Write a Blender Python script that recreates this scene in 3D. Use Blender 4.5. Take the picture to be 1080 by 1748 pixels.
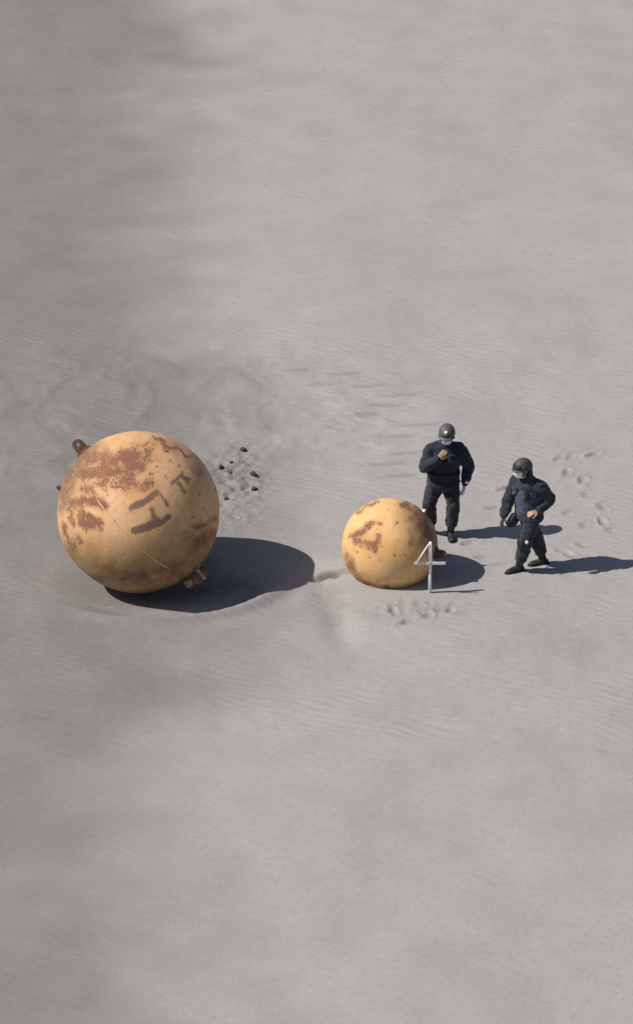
import bpy, bmesh, math, random
import numpy as np
from mathutils import Vector, Matrix, noise as mnoise

# ------------------------------------------------------------------ camera
scene = bpy.context.scene
for o in list(bpy.data.objects):
    bpy.data.objects.remove(o)
COL = scene.collection
PITCH = math.radians(25.0)
DIST = 60.0
cam_d = bpy.data.cameras.new('camera')
cam = bpy.data.objects.new('camera', cam_d)
COL.objects.link(cam)
cam.location = (0, -DIST * math.cos(PITCH), DIST * math.sin(PITCH))
cam.rotation_euler = (math.pi / 2 - PITCH, 0, 0)
cam_d.sensor_fit = 'VERTICAL'
cam_d.sensor_height = 24.0
cam_d.lens = 24.0 * 7500.0 / 1748.0          # long telephoto, as from a dune far off
cam_d.clip_start = 1.0
cam_d.clip_end = 3000.0
scene.camera = cam

# ------------------------------------------------------------------ light
SUN_EL = math.radians(47.0)
SUN_AZ = math.radians(12.0)      # how far the sun stands on the camera's side of due left
to_sun = Vector((-math.cos(SUN_EL) * math.cos(SUN_AZ), -math.cos(SUN_EL) * math.sin(SUN_AZ), math.sin(SUN_EL)))
world = bpy.data.worlds.new('World')
scene.world = world
world.use_nodes = True
wn = world.node_tree
bg = wn.nodes['Background']
sky = wn.nodes.new('ShaderNodeTexSky')
sky.sky_type = 'NISHITA'
sky.sun_disc = False
sky.sun_elevation = SUN_EL
sky.sun_rotation = math.atan2(to_sun.x, to_sun.y)
wn.links.new(sky.outputs['Color'], bg.inputs['Color'])
bg.inputs['Strength'].default_value = 0.068
sun_d = bpy.data.lights.new('sun', 'SUN')
sun_d.energy = 4.9
sun_d.angle = math.radians(0.5)
sun_d.color = (1.0, 0.945, 0.875)
sun = bpy.data.objects.new('sun', sun_d)
COL.objects.link(sun)
sun.location = to_sun * 50
sun.rotation_euler = to_sun.to_track_quat('Z', 'Y').to_euler()
scene.view_settings.view_transform = 'Standard'
scene.view_settings.look = 'None'
scene.view_settings.gamma = 1.0
scene.view_settings.exposure = 0.0
scene.view_settings.use_curve_mapping = False

# ------------------------------------------------------------------ helpers
def tag(o, label=None, cat=None, group=None, kind=None):
    if label: o['label'] = label
    if cat: o['category'] = cat
    if group: o['group'] = group
    if kind: o['kind'] = kind
    return o

def empty(name, loc, rz=0.0):
    o = bpy.data.objects.new(name, None)
    COL.objects.link(o)
    o.location = loc
    o.rotation_euler = (0, 0, rz)
    o.empty_display_size = 0.2
    return o

def link_mesh(name, me, mat, parent=None, smooth=True):
    o = bpy.data.objects.new(name, me)
    COL.objects.link(o)
    if mat is not None:
        me.materials.clear()
        me.materials.append(mat)
    if smooth:
        me.polygons.foreach_set('use_smooth', [True] * len(me.polygons))
    if parent is not None:
        o.parent = parent
    return o

def from_bm(name, bm, mat, parent=None, smooth=True):
    bmesh.ops.recalc_face_normals(bm, faces=bm.faces)
    me = bpy.data.meshes.new(name)
    bm.to_mesh(me)
    bm.free()
    return link_mesh(name, me, mat, parent, smooth)

def sstep(a, b, x):
    t = np.clip((x - a) / (b - a), 0, 1)
    return t * t * (3 - 2 * t)

_rng = np.random.RandomState(7)
_PERM = _rng.permutation(4096)
_ANG = _rng.rand(4096) * 2 * np.pi
def pnoise(x, y, seed=0):
    """gradient noise on arrays, about -0.7..0.7"""
    x = np.asarray(x, dtype=float); y = np.asarray(y, dtype=float)
    xi = np.floor(x).astype(np.int64); yi = np.floor(y).astype(np.int64)
    fx = x - xi; fy = y - yi
    def g(ix, iy, dx, dy):
        h = _PERM[(_PERM[(ix + seed * 131) & 4095] + iy * 7 + seed) & 4095]
        a = _ANG[h]
        return np.cos(a) * dx + np.sin(a) * dy
    u = fx * fx * fx * (fx * (fx * 6 - 15) + 10); v = fy * fy * fy * (fy * (fy * 6 - 15) + 10)
    a = g(xi, yi, fx, fy); b = g(xi + 1, yi, fx - 1, fy)
    c = g(xi, yi + 1, fx, fy - 1); d = g(xi + 1, yi + 1, fx - 1, fy - 1)
    return (a * (1 - u) + b * u) * (1 - v) + (c * (1 - u) + d * u) * v

def fbm(x, y, seed=0, n=4):
    s = 0; a = 1.0; f = 1.0
    for k in range(n):
        s = s + a * pnoise(x * f, y * f, seed + k * 17)
        a *= 0.5; f *= 2.03
    return s

# ------------------------------------------------------------------ material helpers
def new_mat(name):
    m = bpy.data.materials.new(name)
    m.use_nodes = True
    nt = m.node_tree
    b = nt.nodes['Principled BSDF']
    return m, nt, b

def N(nt, typ, **kw):
    n = nt.nodes.new(typ)
    for k, v in kw.items():
        if k in ('operation', 'blend_type', 'data_type', 'attribute_name', 'noise_dimensions', 'wave_type', 'bands_direction', 'feature', 'clamp'):
            setattr(n, k, v)
        else:
            n.inputs[k].default_value = v
    return n

def mixrgb(nt, fac, a, b, blend='MIX'):
    n = nt.nodes.new('ShaderNodeMix')
    n.data_type = 'RGBA'; n.blend_type = blend
    for sock, val in ((n.inputs[0], fac), (n.inputs[6], a), (n.inputs[7], b)):
        if hasattr(val, 'links') or hasattr(val, 'is_linked'):
            nt.links.new(val, sock)
        elif isinstance(val, (int, float)):
            sock.default_value = val
        else:
            sock.default_value = (*val, 1.0)
    return n.outputs[2]

def math_n(nt, op, a, b=None, clamp=False):
    n = nt.nodes.new('ShaderNodeMath'); n.operation = op; n.use_clamp = clamp
    for i, v in enumerate((a, b)):
        if v is None: continue
        if isinstance(v, (int, float)): n.inputs[i].default_value = v
        else: nt.links.new(v, n.inputs[i])
    return n.outputs[0]

def ramp(nt, src, a, b):
    n = nt.nodes.new('ShaderNodeMapRange'); n.interpolation_type = 'SMOOTHSTEP'
    n.inputs['From Min'].default_value = a; n.inputs['From Max'].default_value = b
    nt.links.new(src, n.inputs['Value'])
    return n.outputs['Result']

def noise_out(nt, scale, detail=4, rough=0.55, vec=None, dist=0.0):
    n = nt.nodes.new('ShaderNodeTexNoise')
    n.inputs['Scale'].default_value = scale; n.inputs['Detail'].default_value = detail
    n.inputs['Roughness'].default_value = rough; n.inputs['Distortion'].default_value = dist
    if vec is not None: nt.links.new(vec, n.inputs['Vector'])
    return n.outputs['Fac']

def bump(nt, h, strength, dist, prev=None):
    n = nt.nodes.new('ShaderNodeBump')
    n.inputs['Strength'].default_value = strength; n.inputs['Distance'].default_value = dist
    nt.links.new(h, n.inputs['Height'])
    if prev is not None: nt.links.new(prev, n.inputs['Normal'])
    return n.outputs['Normal']

def attr(nt, name):
    n = nt.nodes.new('ShaderNodeAttribute'); n.attribute_name = name
    return n.outputs['Fac']

def objco(nt):
    return nt.nodes.new('ShaderNodeTexCoord').outputs['Object']

def plain_mat(name, col, rough=0.7, metal=0.0, vary=0.25, scale=12.0, bump_s=0.25, bump_d=0.01):
    m, nt, b = new_mat(name)
    co = objco(nt)
    f = noise_out(nt, scale, 5, 0.6, co)
    lo = tuple(c * (1 - vary) for c in col); hi = tuple(min(1, c * (1 + vary)) for c in col)
    nt.links.new(mixrgb(nt, ramp(nt, f, 0.3, 0.7), lo, hi), b.inputs['Base Color'])
    b.inputs['Roughness'].default_value = rough
    b.inputs['Metallic'].default_value = metal
    f2 = noise_out(nt, scale * 3, 5, 0.6, co)
    nt.links.new(bump(nt, f2, bump_s, bump_d), b.inputs['Normal'])
    return m

# ------------------------------------------------------------------ the beach
BIG_C = Vector((-2.335, -2.08, 0.97)); BIG_R = 1.066
SMALL_C = Vector((0.965, -2.01, 0.45)); SMALL_R = 0.632

# (x, y, heading in degrees) of each footprint pressed into the sand
FOOT = [(3.40, 1.76, 60), (3.54, 1.80, 70), (3.88, 1.90, 40), (3.48, 1.28, 75), (3.68, 1.02, 80), (3.69, 0.55, 100),
        (3.90, 0.14, 110), (3.42, -0.03, 60), (3.61, -0.44, 80), (3.88, -0.31, 100), (3.96, -0.59, 95), (3.56, -1.06, 120),
        (3.32, -1.26, 140), (3.42, -1.40, 150), (2.85, -0.35, 20), (3.05, 0.35, 50), (2.42, 0.15, 15), (2.62, 0.75, 30),
        (1.16, -3.50, 40), (1.00, -3.16, 110), (1.47, -3.12, 20), (1.60, -3.10, 60), (1.73, -3.12, 95), (1.34, -2.98, 130),
        (2.20, -1.40, 10), (2.42, -1.62, 190), (2.05, -0.95, 30), (1.45, -3.32, 75),
        (-1.05, 2.0, 40), (-1.15, 1.45, 60), (-0.98, 0.85, 80), (-1.22, 0.5, 95), (-0.95, 1.15, 55)]

def terrain(x, y):
    """height of the sand (numpy arrays or floats)"""
    x = np.asarray(x, dtype=float); y = np.asarray(y, dtype=float)
    r = np.sqrt((x / 4.5) ** 2 + (y / 5.5) ** 2)
    far = sstep(0.75, 2.2, r)
    vfar = sstep(25, 120, np.sqrt(x * x + y * y))
    h = 0.045 * fbm(x / 2.6 + 3.1, y / 3.4, 1, 3)
    h = h + far * 0.16 * fbm(x / 6.5 + 1.7, y / 9.0 + 5.0, 5, 3)
    h = h + vfar * 2.0 * fbm(x / 60.0, y / 60.0, 9, 4)
    # wind-blown low drifts, long across the view
    zl = sstep(0.2, -0.9, x) * sstep(-0.5, 1.2, y) * sstep(7.0, 4.0, y)
    h = h + 0.045 * zl * np.maximum(fbm(x / 0.8 + 0.6 * pnoise(x, y, 40), y / 1.1, 21, 3), -0.25)
    zr = np.exp(-(((x - 0.6) / 1.4) ** 2 + ((y - 2.9) / 2.0) ** 2))
    h = h + 0.050 * zr * np.maximum(fbm(x / 0.75, y / 0.42, 33, 3), -0.2)
    h = h + 0.009 * sstep(9.0, 5.0, np.abs(y)) * fbm(x / 0.42, y / 0.42, 51, 3)
    # small wind ripples
    ph = (0.42 * x + y) / 0.155 + 1.3 * fbm(x / 0.9, y / 0.9, 61, 2)
    rip = 0.5 + 0.5 * np.sin(2 * np.pi * ph)
    h = h + 0.0055 * rip ** 1.6 * (0.35 + 0.65 * sstep(-0.2, 0.3, pnoise(x / 1.7, y / 1.7, 70)))
    # near the balls and feet keep the undulation gentle, then scour hollows
    def ell(cx, cy, ax, ay, rot=0.0):
        c, s = math.cos(rot), math.sin(rot)
        dx = x - cx; dy = y - cy
        return np.sqrt(((dx * c + dy * s) / ax) ** 2 + ((-dx * s + dy * c) / ay) ** 2)
    e = ell(-2.22, -2.10, 1.15, 0.95)
    h = h * sstep(0.35, 1.3, e) - 0.105 * sstep(1.15, 0.30, e)
    # rim of the scour in front and to the right of the big ball
    e2 = ell(-1.95, -2.2, 1.55, 1.12, 0.22)
    ang = np.arctan2(y + 2.2, x + 1.95)
    rimw = sstep(-2.9, -1.7, ang) * sstep(0.4, -0.4, ang)
    h = h + rimw * (0.09 * np.exp(-((e2 - 1.0) / 0.10) ** 2) - 0.07 * np.exp(-((e2 - 0.80) / 0.12) ** 2))
    e = ell(0.97, -2.05, 1.0, 0.9)
    h = h * sstep(0.3, 1.2, e) + 0.05 * sstep(1.25, 0.55, e)
    # mound in front of the small ball, gully on its left
    h = h + 0.10 * np.exp(-ell(2.1, -3.9, 1.3, 0.9) ** 2) + 0.020 * np.exp(-ell(0.9, -2.85, 0.5, 0.22) ** 2)
    gx = 0.10 + 0.22 * sstep(-2.3, -4.2, y) - 0.05 * np.sin(y * 2)
    h = h - 0.055 * np.exp(-((x - gx) / 0.22) ** 2) * sstep(-4.5, -3.6, y) * sstep(-1.8, -2.3, y)
    e = ell(0.18, -2.02, 0.26, 0.085, 0.35)
    h = h - 0.09 * sstep(1.3, 0.3, e)
    # trodden, lumpy sand right of the big ball and at the small ball's left foot
    lump = np.maximum(sstep(1.2, 0.3, ell(-1.15, 0.9, 0.55, 1.7)), sstep(1.2, 0.3, ell(-1.15, -2.35, 0.75, 0.5, 0.3)))
    lump = np.maximum(lump, sstep(1.3, 0.3, ell(0.22, -2.05, 0.36, 0.16, 0.35)))
    lump = np.maximum(lump, 0.55 * sstep(1.2, 0.3, ell(1.25, -3.1, 0.7, 0.35)))
    h = h + lump * (0.045 * fbm(x / 0.17, y / 0.17, 95, 3) + 0.014 * fbm(x / 0.06, y / 0.06, 97, 2))
    # footprints
    for fx, fy, hd in FOOT:
        m = (np.abs(x - fx) < 0.45) & (np.abs(y - fy) < 0.45)
        if not np.any(m): continue
        kf = 0.65 + 0.35 * math.sin(fx * 37.0 + fy * 91.0)
        e = ell(fx, fy, 0.105 * (0.8 + 0.3 * kf), 0.050, math.radians(hd)) + 0.9 * pnoise(x / 0.075, y / 0.075, 44)
        h = h - m * kf * (0.029 * sstep(1.35, 0.35, e) - 0.010 * np.exp(-((e - 1.7) / 0.35) ** 2))
    return h

def ground_z(x, y):
    return float(terrain(np.array([x]), np.array([y]))[0])

def shade_damp_mask(x, y):
    """sand darkness 0..1: dimmer light and ripple shade painted in, plus moist patches"""
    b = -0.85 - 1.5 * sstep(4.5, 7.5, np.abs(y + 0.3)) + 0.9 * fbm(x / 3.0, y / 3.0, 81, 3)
    d = 0.97 * sstep(1.5, -1.4, x - b + 0.5 * fbm(x / 1.6, y / 1.2, 83, 4))  # dimmer light over the left sand, put into its colour
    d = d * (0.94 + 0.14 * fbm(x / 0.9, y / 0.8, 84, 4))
    def blob(cx, cy, ax, ay, rot, k):
        c, s = math.cos(rot), math.sin(rot)
        dx = x - cx; dy = y - cy
        q = np.sqrt(((dx * c + dy * s) / ax) ** 2 + ((-dx * s + dy * c) / ay) ** 2) + 0.45 * fbm(x / 0.22, y / 0.22, 90, 3)
        return k * sstep(1.2, 0.4, q)
    extra = blob(-1.35, -2.35, 0.65, 0.42, 0.35, 0.85)  # moist sand with the scour's shade painted in
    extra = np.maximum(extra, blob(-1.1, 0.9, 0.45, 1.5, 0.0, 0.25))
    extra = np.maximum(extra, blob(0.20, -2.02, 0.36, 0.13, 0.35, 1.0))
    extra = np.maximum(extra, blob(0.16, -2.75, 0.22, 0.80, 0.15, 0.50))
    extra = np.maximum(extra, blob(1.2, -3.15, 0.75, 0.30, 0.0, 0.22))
    for cx, cy, L in ((0.44, 4.75, 0.32), (0.05, 4.35, 0.34), (0.8, 4.3, 0.3), (1.2, 3.95, 0.3), (1.0, 3.6, 0.35), (1.45, 2.92, 0.33),
                      (1.15, 2.55, 0.3), (1.3, 1.95, 0.32), (1.05, 1.6, 0.35), (1.2, 1.2, 0.3), (-0.3, 4.9, 0.3), (0.7, 3.3, 0.3)):
        extra = np.maximum(extra, blob(cx, cy, L, 0.085, 0.12, 0.45))  # shade of the wind ripples painted as dark streaks
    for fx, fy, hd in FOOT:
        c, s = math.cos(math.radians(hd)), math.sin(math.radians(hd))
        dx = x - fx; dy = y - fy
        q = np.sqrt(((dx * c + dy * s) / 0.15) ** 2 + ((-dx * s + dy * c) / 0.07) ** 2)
        extra = np.maximum(extra, 0.50 * sstep(1.15, 0.3, q + 0.8 * pnoise(x / 0.08, y / 0.08, 45)))  # darker sand inside each footprint
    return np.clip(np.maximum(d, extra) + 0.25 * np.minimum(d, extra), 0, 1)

def axis(fine_lo, fine_hi, step, mid, mid_lo, mid_hi, out):
    a = list(np.arange(fine_lo, fine_hi + 1e-6, step))
    v = fine_hi
    while v < mid_hi: v += mid; a.append(v)
    s = mid
    while v < out: s *= 1.22; v += s; a.append(v)
    v = fine_lo; lo = []
    while v > mid_lo: v -= mid; lo.append(v)
    s = mid
    while v > -out: s *= 1.22; v -= s; lo.append(v)
    return np.array(lo[::-1] + a)

def build_ground():
    xs = axis(-4.9, 4.9, 0.024, 0.08, -7, 7, 900)
    ys = axis(-6.6, 6.6, 0.028, 0.05, -19, 24, 900)
    X, Y = np.meshgrid(xs, ys)
    Z = np.zeros_like(X); D = np.zeros_like(X)
    for i in range(0, len(ys), 200):
        Z[i:i + 200] = terrain(X[i:i + 200], Y[i:i + 200])
        D[i:i + 200] = shade_damp_mask(X[i:i + 200], Y[i:i + 200])
    nx, ny = len(xs), len(ys)
    co = np.stack([X, Y, Z], -1).reshape(-1, 3).astype(np.float32)
    idx = np.arange(nx * ny).reshape(ny, nx)
    q = np.stack([idx[:-1, :-1], idx[:-1, 1:], idx[1:, 1:], idx[1:, :-1]], -1).reshape(-1, 4).astype(np.int32)
    me = bpy.data.meshes.new('sand_beach')
    me.vertices.add(len(co)); me.vertices.foreach_set('co', co.ravel())
    me.loops.add(q.size); me.loops.foreach_set('vertex_index', q.ravel())
    me.polygons.add(len(q))
    me.polygons.foreach_set('loop_start', np.arange(0, q.size, 4, dtype=np.int32))
    me.polygons.foreach_set('loop_total', np.full(len(q), 4, dtype=np.int32))
    me.update(calc_edges=True)
    at = me.attributes.new('shade_damp', 'FLOAT', 'POINT')
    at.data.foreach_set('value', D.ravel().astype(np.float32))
    m, nt, b = new_mat('grey_sand')
    g = nt.nodes.new('ShaderNodeNewGeometry').outputs['Position']
    dry1, dry2 = (0.378, 0.360, 0.346), (0.412, 0.393, 0.378)
    n1 = noise_out(nt, 1.1, 5, 0.6, g)
    n2 = noise_out(nt, 9.0, 5, 0.65, g)
    n3 = noise_out(nt, 240.0, 2, 0.6, g)
    c = mixrgb(nt, ramp(nt, n1, 0.32, 0.68), dry1, dry2)
    c = mixrgb(nt, math_n(nt, 'MULTIPLY', ramp(nt, n2, 0.35, 0.75), 0.35), c, (0.30, 0.285, 0.27))
    shaded_wet = mixrgb(nt, ramp(nt, n2, 0.3, 0.7), (0.198, 0.187, 0.177), (0.222, 0.211, 0.200))  # darker tone for moist sand and the painted dimming
    c = mixrgb(nt, attr(nt, 'shade_damp'), c, shaded_wet)
    c = mixrgb(nt, math_n(nt, 'MULTIPLY', ramp(nt, n3, 0.35, 0.65), 0.30), c, (0.16, 0.15, 0.145))
    n6 = noise_out(nt, 62.0, 3, 0.75, g)
    c = mixrgb(nt, math_n(nt, 'MULTIPLY', ramp(nt, n6, 0.48, 0.70), 0.30), c, (0.20, 0.188, 0.180))
    c = mixrgb(nt, math_n(nt, 'MULTIPLY', ramp(nt, n6, 0.46, 0.30), 0.22), c, (0.52, 0.50, 0.48))
    n7 = noise_out(nt, 27.0, 2, 0.5, g)
    c = mixrgb(nt, math_n(nt, 'MULTIPLY', ramp(nt, n7, 0.73, 0.78), 0.55), c, (0.10, 0.092, 0.088))
    nt.links.new(c, b.inputs['Base Color'])
    b.inputs['Roughness'].default_value = 0.95
    b.inputs['Specular IOR Level'].default_value = 0.15
    nb = bump(nt, noise_out(nt, 34.0, 5, 0.6, g), 0.35, 0.010)
    nb = bump(nt, n6, 0.5, 0.006, nb)
    nb = bump(nt, n3, 0.35, 0.003, nb)
    nt.links.new(nb, b.inputs['Normal'])
    o = link_mesh('sand_beach', me, m)
    tag(o, 'grey windblown sand beach with footprints and dimmer light painted on one side', kind='structure')

build_ground()

# ------------------------------------------------------------------ metal materials
def buoy_material(name, pale, warm, low, seedv):
    """weathered painted steel: 'rust', 'mark' and 'grime' say where stains and painted limb shade sit"""
    m, nt, b = new_mat(name)
    mp = nt.nodes.new('ShaderNodeMapping'); mp.inputs['Location'].default_value = (seedv, seedv * 1.7, seedv * .3)
    nt.links.new(objco(nt), mp.inputs['Vector'])
    co = mp.outputs['Vector']
    n1 = noise_out(nt, 2.2, 5, 0.6, co, 0.4)
    n2 = noise_out(nt, 9.0, 6, 0.65, co)
    n3 = noise_out(nt, 30.0, 5, 0.7, co)
    n4 = noise_out(nt, 80.0, 4, 0.7, co)
    c = mixrgb(nt, ramp(nt, n1, 0.36, 0.66), pale, warm)
    # faint runs and scuffs, stretched along one way
    mp2 = nt.nodes.new('ShaderNodeMapping'); mp2.inputs['Scale'].default_value = (7.0, 7.0, 1.2); mp2.inputs['Rotation'].default_value = (0.5, 0.6, 0.0)
    nt.links.new(co, mp2.inputs['Vector'])
    n5 = noise_out(nt, 2.0, 5, 0.7, mp2.outputs['Vector'])
    c = mixrgb(nt, math_n(nt, 'MULTIPLY', ramp(nt, n5, 0.52, 0.74), 0.30), c, (0.36, 0.20, 0.115))
    c = mixrgb(nt, math_n(nt, 'MULTIPLY', ramp(nt, n5, 0.48, 0.28), 0.22), c, (0.78, 0.60, 0.42))
    c = mixrgb(nt, math_n(nt, 'MULTIPLY', ramp(nt, n2, 0.5, 0.75), 0.35), c, low)
    c = mixrgb(nt, attr(nt, 'grime'), c, mixrgb(nt, n2, tuple(v * .8 for v in low), (low[0] * .75, low[1] * .78, low[2] * .8)))
    # rust bites through the paint: attribute plus two scales of noise, thresholded
    s = math_n(nt, 'ADD', attr(nt, 'rust'), math_n(nt, 'MULTIPLY', math_n(nt, 'SUBTRACT', n2, 0.5), 1.1))
    s = math_n(nt, 'ADD', s, math_n(nt, 'MULTIPLY', math_n(nt, 'SUBTRACT', n3, 0.5), 1.5))
    s = math_n(nt, 'ADD', s, math_n(nt, 'MULTIPLY', math_n(nt, 'SUBTRACT', n4, 0.5), 1.5))
    rf = ramp(nt, s, 0.36, 0.72)
    rust = mixrgb(nt, ramp(nt, n3, 0.35, 0.65), (0.062, 0.028, 0.024), (0.165, 0.068, 0.045))
    c = mixrgb(nt, math_n(nt, 'MULTIPLY', rf, 0.90), c, rust)
    # halo of rust bleed
    hal = math_n(nt, 'MULTIPLY', ramp(nt, attr(nt, 'rust'), 0.02, 0.6), 0.50)
    c = mixrgb(nt, hal, c, (0.30, 0.135, 0.085))
    s2 = math_n(nt, 'ADD', attr(nt, 'mark'), math_n(nt, 'MULTIPLY', math_n(nt, 'SUBTRACT', n3, 0.5), 0.9))
    mk = math_n(nt, 'MULTIPLY', ramp(nt, s2, 0.18, 0.86), 0.88)
    c = mixrgb(nt, mk, c, mixrgb(nt, n2, (0.120, 0.075, 0.066), (0.180, 0.120, 0.105)))
    nt.links.new(c, b.inputs['Base Color'])
    rr = nt.nodes.new('ShaderNodeMapRange')
    nt.links.new(rf, rr.inputs['Value'])
    rr.inputs['To Min'].default_value = 0.58; rr.inputs['To Max'].default_value = 0.92
    nt.links.new(rr.outputs['Result'], b.inputs['Roughness'])
    b.inputs['Specular IOR Level'].default_value = 0.3
    hh = math_n(nt, 'SUBTRACT', n3, math_n(nt, 'MULTIPLY', rf, 0.8))
    nb = bump(nt, hh, 0.5, 0.010)
    nb = bump(nt, n1, 0.25, 0.03, nb)
    nt.links.new(nb, b.inputs['Normal'])
    return m

M_BIG = buoy_material('weathered_orange_paint', (0.70, 0.425, 0.235), (0.66, 0.355, 0.155), (0.40, 0.255, 0.11), 0.0)
M_SMALL = buoy_material('weathered_yellow_paint', (0.76, 0.47, 0.215), (0.70, 0.385, 0.15), (0.45, 0.27, 0.12), 5.3)
M_RUST = plain_mat('rusted_iron', (0.115, 0.062, 0.043), 0.85, 0.2, 0.45, 22, 0.6, 0.01)
M_BRASS = plain_mat('worn_dull_metal', (0.22, 0.135, 0.075), 0.55, 0.35, 0.4, 20, 0.4, 0.006)
M_PALE = plain_mat('bare_pale_metal', (0.50, 0.38, 0.30), 0.4, 0.4, 0.2, 20, 0.3, 0.004)
M_GALV = plain_mat('grey_green_iron', (0.12, 0.125, 0.115), 0.7, 0.3, 0.35, 18, 0.4, 0.008)

# view-side frame of a ball: right, up, and out towards where the photographer stood
RIGHT = Vector((1, 0, 0)); UP = Vector((0, math.sin(PITCH), math.cos(PITCH))); OUT = Vector((0, -math.cos(PITCH), math.sin(PITCH)))
def dir_uv(u, v, back=False):
    w = math.sqrt(max(0.0, 1 - u * u - v * v))
    return (RIGHT * u + UP * v + OUT * (-w if back else w)).normalized()

def seg_field(U, V, pts, rad, soft):
    """1 inside a fat stroke through pts, falling to 0 over soft"""
    best = np.full(U.shape, 9.0)
    if len(pts) == 1:
        best = np.hypot(U - pts[0][0], V - pts[0][1])
    for (ax, ay), (bx, by) in zip(pts[:-1], pts[1:]):
        dx, dy = bx - ax, by - ay
        t = np.clip(((U - ax) * dx + (V - ay) * dy) / (dx * dx + dy * dy + 1e-9), 0, 1)
        best = np.minimum(best, np.hypot(U - ax - t * dx, V - ay - t * dy))
    return sstep(rad + soft, max(rad - soft, 0), best)

def buoy_shell(name, R, sub, mat, parent, centre, layers, ridge=(), dent_seed=0.0):
    bm = bmesh.new()
    bmesh.ops.create_icosphere(bm, subdivisions=sub, radius=1.0)
    me = bpy.data.meshes.new(name); bm.to_mesh(me); bm.free()
    n = len(me.vertices)
    co = np.empty(n * 3, dtype=np.float32); me.vertices.foreach_get('co', co); co = co.reshape(-1, 3).astype(float)
    U = co @ np.array(RIGHT); V = co @ np.array(UP); W = co @ np.array(OUT)
    front = sstep(-0.05, 0.12, W)
    vals = {'rust': np.zeros(n), 'mark': np.zeros(n), 'grime': np.zeros(n)}
    w1 = fbm(co[:, 0] * 7 + dent_seed, co[:, 2] * 7 + co[:, 1] * 3, 23, 3); w2 = fbm(co[:, 0] * 7 + 40, co[:, 2] * 7 - co[:, 1] * 3, 29, 3)
    pat = fbm(co[:, 0] * 5 + 11, co[:, 2] * 5 + co[:, 1] * 2, 31, 4)
    for kind, pts, rad, soft, k in layers:
        a = 0.028 if kind == 'mark' else 0.06
        vals[kind] = np.maximum(vals[kind], k * (1 + 0.45 * pat) * front * seg_field(U + a * w1, V + a * w2, pts, rad, soft * (1.5 if kind == 'mark' else 1.15)))
    back = 1 - front
    nz = fbm(co[:, 0] * 1.6 + 9 + dent_seed, co[:, 2] * 1.6 + co[:, 1] * 0.9, 15, 3)
    vals['rust'] = np.maximum(vals['rust'], back * sstep(0.1, 0.5, nz) * 0.8)
    # foot of the ball is rubbed and grimy from lying in the sand
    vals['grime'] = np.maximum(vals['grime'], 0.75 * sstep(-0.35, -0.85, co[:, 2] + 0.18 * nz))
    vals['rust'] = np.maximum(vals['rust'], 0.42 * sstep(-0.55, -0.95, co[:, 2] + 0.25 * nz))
    disp = 1 + (0.011 if dent_seed else 0.008) * fbm(co[:, 0] * 1.3 + dent_seed, co[:, 2] * 1.3 + co[:, 1], 19, 3)
    for nrm in ridge:
        nn = np.array(nrm.normalized())
        disp = disp + 0.0045 * np.exp(-((co @ nn) / 0.010) ** 2)
    co2 = co * disp[:, None] * R
    me.vertices.foreach_set('co', co2.astype(np.float32).ravel())
    for k, v in vals.items():
        a = me.attributes.new(k, 'FLOAT', 'POINT'); a.data.foreach_set('value', v.astype(np.float32))
    o = link_mesh(name, me, mat, parent)
    o.location = centre
    return o

def arc_tube(name, R, dirs, rad, mat, parent, centre, seg=10, steps=26, wob=0.0):
    """bead lying on the sphere through the given directions"""
    pts = []
    for a, b in zip(dirs[:-1], dirs[1:]):
        for i in range(steps):
            pts.append(a.slerp(b, i / steps).normalized())
    pts.append(dirs[-1].normalized())
    bm = bmesh.new(); rings = []
    for i, p in enumerate(pts):
        t = (pts[min(i + 1, len(pts) - 1)] - pts[max(i - 1, 0)]).normalized()
        s = p.cross(t).normalized()
        end = min(i, len(pts) - 1 - i)
        r = rad * min(1, 0.25 + end / 4.0) * (1 + wob * mnoise.noise(p * 30))
        c = p * (R * 1.0015)
        rings.append([bm.verts.new(c + s * (math.cos(k * 2 * math.pi / seg) * r * 1.3) + p * (math.sin(k * 2 * math.pi / seg) * r)) for k in range(seg)])
    for r0, r1 in zip(rings[:-1], rings[1:]):
        for k in range(seg):
            bm.faces.new((r0[k], r0[(k + 1) % seg], r1[(k + 1) % seg], r1[k]))
    bm.faces.new(rings[0]); bm.faces.new(rings[-1][::-1])
    o = from_bm(name, bm, mat, parent); o.location = centre
    return o

def cyl_bm(bm, p0, p1, r0, r1=None, seg=20, cap=True):
    r1 = r0 if r1 is None else r1
    p0 = Vector(p0); p1 = Vector(p1); d = (p1 - p0)
    q = d.to_track_quat('Z', 'Y').to_matrix().to_4x4()
    M = Matrix.Translation((p0 + p1) / 2) @ q
    bmesh.ops.create_cone(bm, cap_ends=cap, cap_tris=False, segments=seg, radius1=r0, radius2=r1, depth=d.length, matrix=M)

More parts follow.
